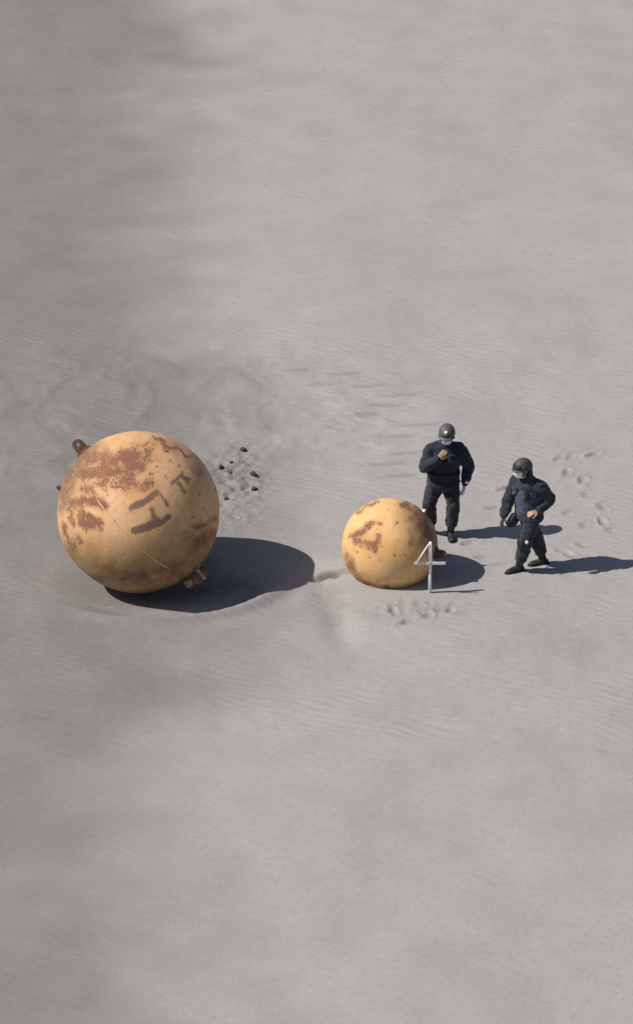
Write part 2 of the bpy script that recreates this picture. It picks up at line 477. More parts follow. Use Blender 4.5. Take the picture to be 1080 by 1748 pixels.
def eye_plate(w, h, hole, thick):
    """rounded lug plate with a hole, standing up along +Z from z=0, thickness along Y"""
    bm = bmesh.new()
    outer = [(-w, -0.02), (-w * 1.0, h * 0.45)]
    cz = h - w
    for k in range(0, 19):
        a = math.pi - k * math.pi / 18
        outer.append((math.cos(a) * w, cz + math.sin(a) * w))
    outer += [(w, -0.02)]
    n = len(outer)
    # ring of quads from hole to outer outline
    ang = [math.atan2(z - cz, x) for x, z in outer]
    inner = [(math.cos(a) * hole, cz + math.sin(a) * hole) for a in ang]
    sides = []
    for y in (-thick / 2, thick / 2):
        vo = [bm.verts.new((x, y, z)) for x, z in outer]
        vi = [bm.verts.new((x, y, z)) for x, z in inner]
        for k in range(n):
            bm.faces.new((vo[k], vo[(k + 1) % n], vi[(k + 1) % n], vi[k]))
        sides.append((vo, vi))
    for j in (0, 1):
        a, b = sides[0][j], sides[1][j]
        for k in range(n):
            bm.faces.new((a[k], a[(k + 1) % n], b[(k + 1) % n], b[k]))
    bmesh.ops.recalc_face_normals(bm, faces=bm.faces)
    return bm

def place_on(o, centre, d, R, roll=0.0, lift=0.0):
    q = d.to_track_quat('Z', 'Y').to_matrix().to_4x4()
    o.matrix_local = Matrix.Translation(Vector(centre) + d * (R + lift)) @ q @ Matrix.Rotation(roll, 4, 'Z')

# ------------------------------------------------------------------ big ball
big = empty('rusty_buoy', (BIG_C.x, BIG_C.y, BIG_C.z - BIG_R))
tag(big, 'larger peach-orange rusted metal ball with dark brush marks and two mooring eyes', 'buoy')
BC = Vector((0, 0, BIG_R))
def P(*xy):          # positions on the ball's visible face, in ball radii
    return [((x - 516) / 477.0, -(y - 530) / 477.0) for x, y in xy]
L = []
L += [('rust', P((250, 215), (360, 235), (470, 210), (565, 215)), 0.095, 0.12, 0.72),
      ('rust', P((225, 300), (330, 290), (440, 300), (520, 260)), 0.095, 0.12, 0.70),
      ('rust', P((420, 320), (500, 320)), 0.09, 0.08, 0.66), ('rust', P((380, 385), (410, 395)), 0.03, 0.03, 0.6),
      ('rust', P((230, 390), (330, 360), (460, 380), (590, 370)), 0.07, 0.11, 0.50),
      ('rust', P((605, 108), (650, 105), (700, 150), (770, 170), (830, 215)), 0.030, 0.035, 0.66),
      ('rust', P((700, 130), (800, 190), (880, 300)), 0.07, 0.08, 0.36), ('rust', P((500, 150), (620, 130)), 0.06, 0.07, 0.33),
      ('rust', P((150, 480), (230, 470), (330, 478)), 0.065, 0.07, 0.80), ('rust', P((240, 560), (300, 600)), 0.052, 0.05, 0.8),
      ('rust', P((130, 520), (150, 610)), 0.032, 0.045, 0.62), ('rust', P((200, 500), (215, 590), (280, 610)), 0.06, 0.07, 0.70),
      ('rust', P((85, 600), (105, 670), (150, 745)), 0.036, 0.04, 0.60), ('rust', P((180, 675), (185, 700)), 0.032, 0.035, 0.66),
      ('rust', P((100, 330), (170, 240)), 0.10, 0.09, 0.50), ('rust', P((70, 430), (110, 360)), 0.08, 0.08, 0.42),
      ('rust', P((870, 620), (960, 580)), 0.05, 0.06, 0.48), ('rust', P((880, 720), (950, 650)), 0.07, 0.07, 0.58),
      ('rust', P((970, 380), (985, 450)), 0.022, 0.03, 0.62), ('rust', P((820, 770), (900, 720)), 0.06, 0.06, 0.50),
      ('rust', P((650, 870), (790, 820)), 0.065, 0.07, 0.46), ('rust', P((290, 845), (370, 860)), 0.05, 0.06, 0.46),
      ('rust', P((600, 950), (760, 890)), 0.05, 0.06, 0.52), ('rust', P((440, 910), (560, 900)), 0.06, 0.07, 0.48)]
for x, y in ((520, 160), (565, 135), (700, 180), (640, 270), (708, 238), (545, 250), (610, 320), (760, 270), (880, 410), (620, 390),
             (330, 460), (470, 400), (230, 640), (160, 690), (350, 420), (280, 430), (690, 330), (905, 500), (840, 560), (120, 560)):
    L.append(('rust', P((x, y)), 0.016, 0.016, 0.72))
L += [('mark', P((497, 500), (560, 478), (610, 442), (640, 420)), 0.042, 0.02, 0.9), ('mark', P((650, 425), (672, 455), (698, 490)), 0.028, 0.018, 0.8),
      ('mark', P((612, 515), (622, 560)), 0.036, 0.02, 0.85), ('mark', P((515, 635), (600, 615), (650, 595), (708, 560)), 0.042, 0.02, 0.95),
      ('mark', P((600, 600), (650, 575)), 0.045, 0.02, 0.9),
      ('mark', P((725, 365), (775, 325), (825, 345)), 0.026, 0.02, 0.78), ('mark', P((755, 360), (800, 415)), 0.026, 0.02, 0.78), ('mark', P((785, 310), (815, 365)), 0.026, 0.02, 0.7),
      ('mark', P((725, 690), (760, 650), (810, 650)), 0.035, 0.04, 0.50), ('mark', P((760, 720), (810, 690)), 0.04, 0.05, 0.46),
      ('mark', P((460, 905), (545, 890)), 0.055, 0.06, 0.52), ('mark', P((865, 690), (920, 640)), 0.04, 0.05, 0.45)]
L += [('mark', P((62, 520), (85, 400), (130, 280), (215, 170)), 0.09, 0.15, 0.42), ('mark', P((120, 780), (260, 900), (420, 965), (600, 975)), 0.04, 0.10, 0.34)]  # grey-brown staining with the shaded limb's darkness painted in, left and below
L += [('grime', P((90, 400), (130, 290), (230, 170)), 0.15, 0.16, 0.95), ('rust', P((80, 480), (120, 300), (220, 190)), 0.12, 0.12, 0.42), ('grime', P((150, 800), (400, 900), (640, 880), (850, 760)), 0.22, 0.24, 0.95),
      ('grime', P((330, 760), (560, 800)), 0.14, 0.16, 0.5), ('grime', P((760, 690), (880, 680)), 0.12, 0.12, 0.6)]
d1 = dir_uv(-0.44, 0.12); d2 = dir_uv(0.225, -0.575); d3 = dir_uv(0.20, -0.80)
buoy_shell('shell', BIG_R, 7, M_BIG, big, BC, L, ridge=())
arc_tube('weld_seam', BIG_R, [d1.slerp(d2, -0.06), d1.slerp(d2, .5), d1.slerp(d2, 1.28)], 0.0085, M_BIG, big, BC, wob=0.3)
arc_tube('weld_seam', BIG_R, [dir_uv(0.76, -0.20), dir_uv(0.655, -0.34)], 0.0085, M_PALE, big, BC, wob=0.3)
# upper mooring eye (plate with a hole on a pad)
dU = (RIGHT * -0.67 + UP * 0.742 - OUT * 0.05).normalized()
eye = from_bm('mooring_eye', eye_plate(0.075, 0.20, 0.030, 0.045), M_RUST, big, smooth=False)
place_on(eye, BC, dU, BIG_R, roll=math.radians(112), lift=-0.004)
tag(eye, 'brown rusted eye plate with a round hole on the upper left of the ball')
bm = bmesh.new(); cyl_bm(bm, (0, 0, -0.03), (0, 0, 0.03), 0.13, 0.105, 28)
pad = from_bm('weld_pad', bm, M_RUST, eye, smooth=False); pad.location = (0, 0, 0)
# lower mooring eye: pipe stub with a bright end and a pin beside it
dL = (RIGHT * 0.668 - UP * 0.735 + OUT * 0.12).normalized()
bm = bmesh.new()
cyl_bm(bm, (-0.10, 0, 0.085), (0.10, 0, 0.085), 0.082, seg=28, cap=False)
cyl_bm(bm, (-0.10, 0, 0.085), (0.10, 0, 0.085), 0.050, seg=28, cap=False)
bm.verts.ensure_lookup_table()
for x in (-0.10, 0.10):
    vo = sorted([v for v in bm.verts if abs(v.co.x - x) < 1e-4 and (v.co - Vector((x, 0, 0.085))).length > 0.07], key=lambda v: math.atan2(v.co.y, v.co.z - 0.085))
    vi = sorted([v for v in bm.verts if abs(v.co.x - x) < 1e-4 and (v.co - Vector((x, 0, 0.085))).length < 0.06], key=lambda v: math.atan2(v.co.y, v.co.z - 0.085))
    for k in range(28):
        bm.faces.new((vo[k], vo[(k + 1) % 28], vi[(k + 1) % 28], vi[k]))
stub = from_bm('mooring_eye', bm, M_BRASS, big, smooth=False)
place_on(stub, BC, dL, BIG_R, roll=math.radians(20), lift=-0.01)
stub.scale = (1.2, 1.2, 1.2)
tag(stub, 'dull brassy pipe lug at the lower right of the ball')
bm = bmesh.new(); cyl_bm(bm, (-0.16, 0, 0.085), (0.02, 0, 0.085), 0.046, seg=20)
o = from_bm('pin', bm, M_PALE, stub, smooth=False)
bm = bmesh.new(); cyl_bm(bm, (0.02, 0.07, -0.01), (0.02, 0.07, 0.17), 0.020, seg=14)
o = from_bm('bolt', bm, M_PALE, stub, smooth=False)
bm = bmesh.new(); cyl_bm(bm, (0, 0, -0.03), (0, 0, 0.03), 0.13, 0.11, 28)
o = from_bm('weld_pad', bm, M_BRASS, stub, smooth=False)
# small bolt on the left limb
dB = (RIGHT * -0.955 + UP * 0.293 + OUT * 0.02).normalized()
bm = bmesh.new(); cyl_bm(bm, (0, 0, -0.02), (0, 0, 0.03), 0.045, 0.04, 6); cyl_bm(bm, (0, 0, 0.03), (0, 0, 0.055), 0.022, 0.02, 14)
o = from_bm('bolt', bm, M_RUST, big, smooth=False); place_on(o, BC, dB, BIG_R)

# ------------------------------------------------------------------ small ball
small = empty('rusty_buoy', (SMALL_C.x, SMALL_C.y, SMALL_C.z - SMALL_R))
tag(small, 'smaller yellow-orange metal ball partly sunk in sand beside the white pole stand', 'buoy')
SC = Vector((0, 0, SMALL_R))
def Q(*xy):          # photographed face of the small ball, in ball radii
    return [((x - 664) / 81.0, -(y - 929) / 81.0) for x, y in xy]
L = [('rust', Q((600, 914), (612, 908), (622, 900), (632, 892)), 0.06, 0.08, 0.72), ('rust', Q((604, 918), (616, 924), (630, 928), (640, 926)), 0.085, 0.08, 0.78),
     ('rust', Q((640, 926), (643, 912)), 0.05, 0.07, 0.6), ('rust', Q((620, 932), (640, 936)), 0.05, 0.06, 0.55),
     ('rust', Q((612, 914), (640, 908)), 0.16, 0.14, 0.24),
     ('rust', Q((640, 890), (650, 893)), 0.04, 0.06, 0.48),
     ('rust', Q((612, 872), (625, 862), (640, 856)), 0.05, 0.06, 0.48), ('mark', Q((646, 856)), 0.03, 0.025, 0.75),
     ('rust', Q((684, 862), (692, 858), (696, 868)), 0.06, 0.06, 0.66), ('rust', Q((702, 884), (712, 872), (722, 880)), 0.08, 0.09, 0.60),
     ('rust', Q((712, 880), (728, 905), (738, 935)), 0.17, 0.16, 0.62), ('mark', Q((720, 896), (732, 912)), 0.12, 0.14, 0.42),
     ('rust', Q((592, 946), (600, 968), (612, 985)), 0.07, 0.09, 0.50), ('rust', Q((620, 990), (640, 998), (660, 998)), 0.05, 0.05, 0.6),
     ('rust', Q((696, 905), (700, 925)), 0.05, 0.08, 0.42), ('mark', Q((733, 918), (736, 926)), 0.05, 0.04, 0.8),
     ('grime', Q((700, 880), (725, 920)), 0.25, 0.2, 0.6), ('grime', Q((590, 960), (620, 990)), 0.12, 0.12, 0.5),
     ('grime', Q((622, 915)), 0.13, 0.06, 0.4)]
for x, y in ((660, 870), (652, 882), (676, 892), (690, 886), (668, 905), (654, 930), (672, 945), (648, 955), (628, 948), (690, 945), (610, 940), (706, 862)):
    L.append(('rust', Q((x, y)), 0.02, 0.025, 0.64))
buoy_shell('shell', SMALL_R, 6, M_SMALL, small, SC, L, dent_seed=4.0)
arc_tube('weld_seam', SMALL_R, [dir_uv(0.86, -0.30), dir_uv(0.90, 0.10), dir_uv(0.80, 0.50)], 0.005, M_SMALL, small, SC, wob=0.3)
# dark lug and ring on its shaded right side
dS = (RIGHT * 0.93 + UP * -0.16 + OUT * 0.25).normalized()
lug = from_bm('mooring_eye', eye_plate(0.060, 0.15, 0.026, 0.04), M_GALV, small, smooth=False)
place_on(lug, SC, dS, SMALL_R, roll=math.radians(60), lift=-0.004)
tag(lug, 'grey iron eye plate low on the shaded right side')
bm = bmesh.new(); cyl_bm(bm, (0, 0, -0.03), (0, 0, 0.02), 0.10, 0.085, 24)
from_bm('weld_pad', bm, M_RUST, lug, smooth=False)
bm = bmesh.new()
ringv = []
for i in range(28):
    a = i * 2 * math.pi / 28
    c = Vector((0, math.cos(a) * 0.058, math.sin(a) * 0.058)); rr = []
    for k in range(8):
        b_ = k * 2 * math.pi / 8
        rr.append(bm.verts.new(c * (1 + 0.22 * math.cos(b_)) + Vector((math.sin(b_) * 0.0125, 0, 0))))
    ringv.append(rr)
for i in range(28):
    for k in range(8):
        bm.faces.new((ringv[i][k], ringv[(i + 1) % 28][k], ringv[(i + 1) % 28][(k + 1) % 8], ringv[i][(k + 1) % 8]))
o = from_bm('ring', bm, M_RUST, lug); o.location = (0, 0, 0.135)
dT = (RIGHT * 0.70 + UP * 0.70 + OUT * 0.05).normalized()
bm = bmesh.new(); cyl_bm(bm, (0, 0, -0.02), (0, 0, 0.022), 0.034, 0.03, 6); cyl_bm(bm, (0, 0, 0.022), (0, 0, 0.04), 0.016, seg=12)
o = from_bm('bolt', bm, M_PALE, small, smooth=False); place_on(o, SC, dT, SMALL_R)

# ------------------------------------------------------------------ white pole stand
M_WHITE = plain_mat('chalky_white_paint', (0.70, 0.68, 0.68), 0.6, 0.0, 0.16, 25, 0.3, 0.004)
SX, SY = 1.485, -2.62
gz = ground_z(SX, SY)
stand = empty('pole_stand', (SX, SY, gz))
tag(stand, 'thin white pole with a crossbar and slanting brace, planted before the smaller ball', 'pole')
bm = bmesh.new(); cyl_bm(bm, (0, 0, -0.22), (0, 0, 0.735), 0.021, seg=16)
bmesh.ops.bevel(bm, geom=[e for e in bm.edges if abs(e.verts[0].co.z - e.verts[1].co.z) < 1e-4], offset=0.004, segments=2, affect='EDGES')
from_bm('pole', bm, M_WHITE, stand)
bm = bmesh.new(); bmesh.ops.create_cube(bm, size=1.0, matrix=Matrix.Translation((-0.005, -0.028, 0.440)) @ Matrix.Diagonal((0.41, 0.012, 0.040, 1)))
bmesh.ops.bevel(bm, geom=bm.edges[:], offset=0.003, segments=2, affect='EDGES')
from_bm('crossbar', bm, M_WHITE, stand, smooth=False)
bm = bmesh.new(); cyl_bm(bm, (-0.180, -0.044, 0.450), (-0.022, -0.028, 0.720), 0.012, seg=10)
from_bm('brace', bm, M_WHITE, stand)
bm = bmesh.new(); cyl_bm(bm, (0, -0.010, 0.440), (0, -0.042, 0.440), 0.011, seg=6)
from_bm('bolt', bm, M_GALV, stand, smooth=False)

# ------------------------------------------------------------------ dark stones by the big ball
M_STONE = plain_mat('dark_stone', (0.035, 0.033, 0.036), 0.85, 0, 0.3, 30, 0.5, 0.01)
STONES = [(-1.03, 2.10, 0.040), (-1.33, 1.50, 0.036), (-1.20, 1.38, 0.025), (-1.19, 1.62, 0.021), (-0.88, 1.22, 0.045), (-0.86, 0.76, 0.038), (-1.24, 0.42, 0.032)]
SLAB = ['dark stone lying alone farthest up the sand from the larger ball',
        'largest dark stone of the cluster of three up and right of the larger ball',
        'lowest dark pebble of the cluster of three up and right of the larger ball',
        'smallest topmost dark pebble of the cluster of three beside the larger ball',
        'upper dark stone of the pair farthest right of the larger ball',
        'lower dark stone of the pair farthest right of the larger ball',
        'single dark stone lowest on the sand and nearest the larger ball']
for i, (x, y, r) in enumerate(STONES):
    bm = bmesh.new(); bmesh.ops.create_icosphere(bm, subdivisions=3, radius=r)
    for v in bm.verts:
        f = 1 + 0.35 * mnoise.noise(v.co * (1.1 / r) + Vector((i * 7.1, 3, 1)))
        v.co = Vector((v.co.x * f * 1.15, v.co.y * f, v.co.z * f * 0.75))
    o = from_bm('stone', bm, M_STONE, None)
    o.location = (x, y, ground_z(x, y) + r * 0.35); o.rotation_euler = (0, 0, i * 1.3)
    tag(o, SLAB[i], 'stone', 'dark stones on the sand right of the larger ball')

# ------------------------------------------------------------------ people
def cloth_mat(name, col, vary=0.3):
    m, nt, b = new_mat(name)
    co = objco(nt)
    n1 = noise_out(nt, 5.0, 5, 0.6, co); n2 = noise_out(nt, 26.0, 4, 0.6, co, 0.6); n3 = noise_out(nt, 300, 2, 0.5, co)
    c = mixrgb(nt, ramp(nt, n1, 0.3, 0.7), tuple(v * (1 - vary) for v in col), tuple(v * (1 + vary) for v in col))
    nt.links.new(c, b.inputs['Base Color'])
    b.inputs['Roughness'].default_value = 0.85
    b.inputs['Sheen Weight'].default_value = 0.15
    b.inputs['Specular IOR Level'].default_value = 0.25
    nb = bump(nt, n2, 0.75, 0.025); nb = bump(nt, n3, 0.2, 0.002, nb)
    nt.links.new(nb, b.inputs['Normal'])
    return m
M_NAVY = cloth_mat('navy_jacket_cloth', (0.019, 0.022, 0.042))
M_NAVY2 = cloth_mat('faded_navy_cloth', (0.026, 0.029, 0.044))
M_VEST = cloth_mat('blue_vest_cloth', (0.040, 0.050, 0.088))
M_TROU = cloth_mat('charcoal_trouser_cloth', (0.024, 0.027, 0.036))
M_BOOT = plain_mat('black_boot_leather', (0.012, 0.011, 0.012), 0.55, 0, 0.3, 25, 0.3, 0.006)
M_SKIN = plain_mat('skin', (0.40, 0.25, 0.18), 0.55, 0, 0.12, 20, 0.15, 0.003)
M_MASK = plain_mat('white_mask_cloth', (0.80, 0.80, 0.80), 0.8, 0, 0.04, 30, 0.3, 0.003)
M_HELM = plain_mat('grey_helmet_shell', (0.085, 0.085, 0.100), 0.6, 0, 0.3, 30, 0.3, 0.003)
M_HELM2 = plain_mat('dark_helmet_shell', (0.050, 0.050, 0.054), 0.65, 0, 0.3, 30, 0.3, 0.003)
M_BLACK = plain_mat('black_webbing', (0.012, 0.012, 0.014), 0.7, 0, 0.2, 30, 0.2, 0.003)
M_EYE = plain_mat('dark_eye', (0.03, 0.02, 0.015), 0.2, 0, 0.1, 10, 0.0, 0.001)
M_GLOVE = plain_mat('white_glove_cotton', (0.82, 0.82, 0.84), 0.8, 0, 0.05, 40, 0.3, 0.003)
M_HAIR = plain_mat('black_hair', (0.012, 0.011, 0.011), 0.6, 0, 0.2, 60, 0.5, 0.004)

def loft(bm, pts, radii, hint=(1, 0, 0), n=14):
    """closed tube through pts; radii = r or (r along hint, r across)"""
    pts = [Vector(p) for p in pts]; hint = Vector(hint)
    radii = [(r, r) if not isinstance(r, tuple) else r for r in radii]
    P2, R2 = [], []
    d0 = (pts[0] - pts[1]).normalized(); dn = (pts[-1] - pts[-2]).normalized()
    for f, s in ((0.92, 0.42), (0.62, 0.80)):
        m = min(radii[0]); P2.append(pts[0] + d0 * m * f * 0.8); R2.append((radii[0][0] * (1 - f) ** .5 * 1.05, radii[0][1] * (1 - f) ** .5 * 1.05))
    # interpolate the middle with a Catmull-Rom curve for smooth limbs
    for i in range(len(pts) - 1):
        p0 = pts[max(i - 1, 0)]; p1 = pts[i]; p2 = pts[i + 1]; p3 = pts[min(i + 2, len(pts) - 1)]
        for k in range(5):
            t = k / 5
            P2.append(0.5 * ((2 * p1) + (p2 - p0) * t + (2 * p0 - 5 * p1 + 4 * p2 - p3) * t * t + (3 * p1 - p0 - 3 * p2 + p3) * t ** 3))
            a, b = radii[i], radii[i + 1]
            s = t * t * (3 - 2 * t)
            R2.append((a[0] + (b[0] - a[0]) * s, a[1] + (b[1] - a[1]) * s))
    P2.append(pts[-1]); R2.append(radii[-1])
    for f in (0.62, 0.92):
        m = min(radii[-1]); P2.append(pts[-1] + dn * m * f * 0.8); R2.append((radii[-1][0] * (1 - f) ** .5 * 1.05, radii[-1][1] * (1 - f) ** .5 * 1.05))
    rings = []
    for i, p in enumerate(P2):
        t = (P2[min(i + 1, len(P2) - 1)] - P2[max(i - 1, 0)]).normalized()
        s = hint - t * hint.dot(t)
        if s.length < 1e-3: s = Vector((0, 1, 0)) - t * t.y
        s.normalize(); u = t.cross(s)
        rings.append([bm.verts.new(p + s * math.cos(k * 2 * math.pi / n) * R2[i][0] + u * math.sin(k * 2 * math.pi / n) * R2[i][1]) for k in range(n)])
    for a, b in zip(rings[:-1], rings[1:]):
        for k in range(n):
            bm.faces.new((a[k], a[(k + 1) % n], b[(k + 1) % n], b[k]))
    bm.faces.new(rings[0][::-1]); bm.faces.new(rings[-1])

def ball(bm, c, r, M=None):
    r = (r, r, r) if not isinstance(r, tuple) else r
    T = Matrix.Translation(Vector(c)) @ Matrix.Diagonal((*r, 1))
    if M is not None: T = M @ T
    bmesh.ops.create_uvsphere(bm, u_segments=20, v_segments=14, radius=1.0, matrix=T)

def fuse(name, bm, mat, parent, voxel, smooth=3, wrinkle=0.0, wscale=14.0, seed=0, cut=None):
    """weld overlapping volumes into one continuous skin"""
    bmesh.ops.recalc_face_normals(bm, faces=bm.faces)
    me = bpy.data.meshes.new(name + '_raw'); bm.to_mesh(me); bm.free()
    o = bpy.data.objects.new(name + '_raw', me); COL.objects.link(o)
    md = o.modifiers.new('r', 'REMESH'); md.mode = 'VOXEL'; md.voxel_size = voxel
    if smooth:
        ms = o.modifiers.new('s', 'SMOOTH'); ms.iterations = smooth; ms.factor = 0.5
    dg = bpy.context.evaluated_depsgraph_get()
    res = bpy.data.meshes.new_from_object(o.evaluated_get(dg), depsgraph=dg)
    bpy.data.objects.remove(o); bpy.data.meshes.remove(me)
    res.name = name
    if wrinkle:
        off = Vector((seed * 3.1, seed * 1.7, seed))
        nv = [v.normal.copy() for v in res.vertices]
        for v, nn in zip(res.vertices, nv):
            p = v.co
            q = Vector((p.x * wscale * 0.6, p.y * wscale * 0.6, p.z * wscale)) + off
            n_ = mnoise.noise(q * 0.8 + 0.8 * mnoise.noise_vector(q * 0.5))
            w = 1.1 * (0.35 - 1.6 * abs(n_)) + 0.5 * mnoise.noise(q * 2.3)
            v.co = p + nn * (wrinkle * w)
    return link_mesh(name, res, mat, parent)

def hand_bm(bm, wrist, direction, palm_n, thumb_side, curl, s=1.0, grow=0.0):
    """palm, four unequal bent fingers and a thumb"""
    d = Vector(direction).normalized(); n = Vector(palm_n); n = (n - d * n.dot(d)).normalized()
    side = n.cross(d).normalized() * thumb_side
    w = Vector(wrist)
    loft(bm, [w, w + d * 0.045 * s, w + d * 0.088 * s], [(0.026 * s + grow, 0.018 * s + grow), (0.038 * s + grow, 0.016 * s + grow), (0.040 * s + grow, 0.013 * s + grow)], hint=side)
    for k, (off, ln) in enumerate(((0.030, 0.070), (0.010, 0.080), (-0.010, 0.074), (-0.029, 0.058))):
        p = w + d * 0.080 * s + side * off * s
        pts = [p]; a = 0.0
        fan = side * off * 0.9
        for j, fr in enumerate((0.45, 0.32, 0.23)):
            a += curl * (0.8 if j == 0 else 1.0)
            v = (d * math.cos(a) + n * math.sin(a) + fan * 3.0).normalized()
            pts.append(pts[-1] + v * ln * fr * s)
        loft(bm, pts, [r * s + grow for r in (0.0095, 0.0090, 0.0082, 0.0070)], hint=side, n=10)
    p = w + d * 0.022 * s + side * 0.026 * s
    v1 = (d * 0.65 + side * 0.72 + n * 0.25).normalized(); v2 = (d * 0.9 + side * 0.25 + n * 0.3).normalized()
    loft(bm, [p, p + v1 * 0.036 * s, p + v1 * 0.036 * s + v2 * 0.030 * s, p + v1 * 0.036 * s + v2 * 0.055 * s],
         [r * s + grow for r in (0.0135, 0.0115, 0.0100, 0.0080)], hint=side, n=10)

def frame(origin, forward, up):
    f = Vector(forward).normalized(); u = Vector(up); u = (u - f * u.dot(f)).normalized()
    r = f.cross(u)                     # local x = the wearer's right, y = forward, z = up
    M = Matrix((r, f, u)).transposed().to_4x4(); M.translation = Vector(origin)
    return M

def head_bm(bm, M):
    """head about 0.23 m tall; local y forward, z up, origin mid-head"""
    ball(bm, (0, -0.012, 0.030), (0.076, 0.094, 0.086), M)
    ball(bm, (0, 0.022, -0.030), (0.062, 0.066, 0.082), M)
    ball(bm, (0, 0.055, -0.082), (0.034, 0.030, 0.026), M)
    ball(bm, (0, 0.092, -0.016), (0.013, 0.018, 0.020), M)
    ball(bm, (0, 0.085, 0.008), (0.009, 0.012, 0.026), M)
    ball(bm, (0, 0.080, -0.056), (0.025, 0.012, 0.007), M)
    ball(bm, (0, 0.080, -0.068), (0.021, 0.012, 0.007), M)
    ball(bm, (0, 0.072, 0.030), (0.052, 0.018, 0.012), M)
    for s in (-1, 1):
        ball(bm, (s * 0.077, -0.012, -0.012), (0.010, 0.020, 0.031), M)
        ball(bm, (s * 0.042, 0.058, -0.022), (0.024, 0.022, 0.022), M)

def helmet(M, mat, parent, neck_guard, emblem):
    bm = bmesh.new(); rows = 10; seg = 36
    # open dome with a thickened rim
    grid = []
    for r in range(rows + 1):
        t = r / rows * math.radians(100)
        ring = []
        for k in range(seg):
            a = k * 2 * math.pi / seg
            x = math.sin(t) * math.cos(a) * 0.108; y = math.sin(t) * math.sin(a) * 0.130 - 0.008; z = math.cos(t) * 0.118 + 0.030
            if r == rows: x *= 1.03; y *= 1.03
            ring.append(bm.verts.new(M @ Vector((x, y, z))))
        grid.append(ring)
    for a, b in zip(grid[:-1], grid[1:]):
        for k in range(seg):
            if a is grid[0]:
                continue
            bm.faces.new((a[k], a[(k + 1) % seg], b[(k + 1) % seg], b[k]))
    top = bm.verts.new(M @ Vector((0, -0.008, 0.149)))
    for k in range(seg):
        bm.faces.new((top, grid[1][k], grid[1][(k + 1) % seg]))
    for v in grid[0]: bm.verts.remove(v)
    bmesh.ops.recalc_face_normals(bm, faces=bm.faces)
    me = bpy.data.meshes.new('helmet'); bm.to_mesh(me); bm.free()
    h = link_mesh('helmet', me, mat, parent)
    pk = 0.45 if neck_guard else 0.75
    md = h.modifiers.new('t', 'SOLIDIFY'); md.thickness = 0.006; md.offset = 0
    # peak at the front
    bm = bmesh.new(); top, bot = [], []
    for k in range(15):
        a = math.radians(22 + k * 136 / 14)
        for lst, dz in ((top, 0.004), (bot, -0.004)):
            p = []
            for j, q in enumerate((0.98, 0.98 + 0.14 * pk, 0.98 + 0.32 * pk)):
                ex = 0.130 if j < 2 else 0.130 + 0.012 * math.sin(a)
                p.append(bm.verts.new(M @ Vector((math.cos(a) * 0.108 * min(q, 1.14), math.sin(a) * ex * q - 0.008, 0.016 - (q - 0.98) * 0.09 + dz))))
            lst.append(p)
    for k in range(14):
        for j in range(2):
            bm.faces.new((top[k][j], top[k + 1][j], top[k + 1][j + 1], top[k][j + 1]))
            bm.faces.new((bot[k][j], bot[k][j + 1], bot[k + 1][j + 1], bot[k + 1][j]))
        bm.faces.new((top[k][2], top[k + 1][2], bot[k + 1][2], bot[k][2]))
        bm.faces.new((top[k][0], bot[k][0], bot[k + 1][0], top[k + 1][0]))
    for k in (0, 14):
        for j in range(2):
            bm.faces.new((top[k][j], top[k][j + 1], bot[k][j + 1], bot[k][j]))
    from_bm('peak', bm, mat, h)
    if emblem:
        bm = bmesh.new(); cyl_bm(bm, M @ Vector((0, 0.098, 0.088)), M @ Vector((0, 0.112, 0.094)), 0.024, 0.022, 20)
        from_bm('badge', bm, M_MASK, h)
    if neck_guard:
        bm = bmesh.new(); A, B = [], []
        for k in range(21):
            a = math.radians(188 + k * 164 / 20)
            rowp = []
            for j in range(6):
                z = 0.015 - j * 0.030; f = 1.0 + 0.03 * j + 0.02 * math.sin(k * 1.9 + j)
                rowp.append(bm.verts.new(M @ Vector((math.cos(a) * 0.108 * f, math.sin(a) * 0.126 * f - 0.008, z))))
            A.append(rowp)
        for k in range(20):
            for j in range(5):
                bm.faces.new((A[k][j], A[k + 1][j], A[k + 1][j + 1], A[k][j + 1]))
        o = from_bm('neck_guard', bm, M_TROU, h)
        md = o.modifiers.new('t', 'SOLIDIFY'); md.thickness = 0.006
    # goggles pushed up on the shell, with their strap
    bm = bmesh.new(); V = []
    for z, g in ((0.040, 1.05), (0.052, 1.085), (0.074, 1.07), (0.086, 1.0)):
        row = []
        for k in range(21):
            a = math.radians(38 + k * 104 / 20)
            f = math.sqrt(max(0.05, 1 - ((z - 0.030) / 0.118) ** 2)) * g
            row.append(bm.verts.new(M @ Vector((math.cos(a) * 0.108 * f, math.sin(a) * 0.130 * f - 0.008 + 0.004, z))))
        V.append(row)
    for a_, b_ in zip(V[:-1], V[1:]):
        for k in range(20): bm.faces.new((a_[k], a_[k + 1], b_[k + 1], b_[k]))
    if not emblem:
        o = from_bm('goggles', bm, M_BLACK, h); md = o.modifiers.new('t', 'SOLIDIFY'); md.thickness = 0.005
    else:
        bm.free()
    bm = bmesh.new(); V = []
    for z in (0.032, 0.056):
        f = math.sqrt(1 - ((z - 0.030) / 0.118) ** 2) * 1.025
        V.append([bm.verts.new(M @ Vector((math.cos(k * math.pi / 20) * 0.108 * f, math.sin(k * math.pi / 20) * 0.130 * f - 0.008, z))) for k in range(40)])
    for k in range(40): bm.faces.new((V[0][k], V[0][(k + 1) % 40], V[1][(k + 1) % 40], V[1][k]))
    o = from_bm('helmet_strap', bm, M_BLACK, h); md = o.modifiers.new('t', 'SOLIDIFY'); md.thickness = 0.004
    # chin strap
    bm = bmesh.new(); pts = []
    for k in range(17):
        a = k * math.pi / 16
        pts.append(M @ Vector((math.cos(a) * 0.086, 0.010 + 0.045 * math.sin(a), 0.01 - 0.125 * math.sin(a))))
    loft(bm, pts, [0.0055] * len(pts), hint=(0, 1, 0), n=8)
    from_bm('chin_strap', bm, M_BLACK, h)
    return h

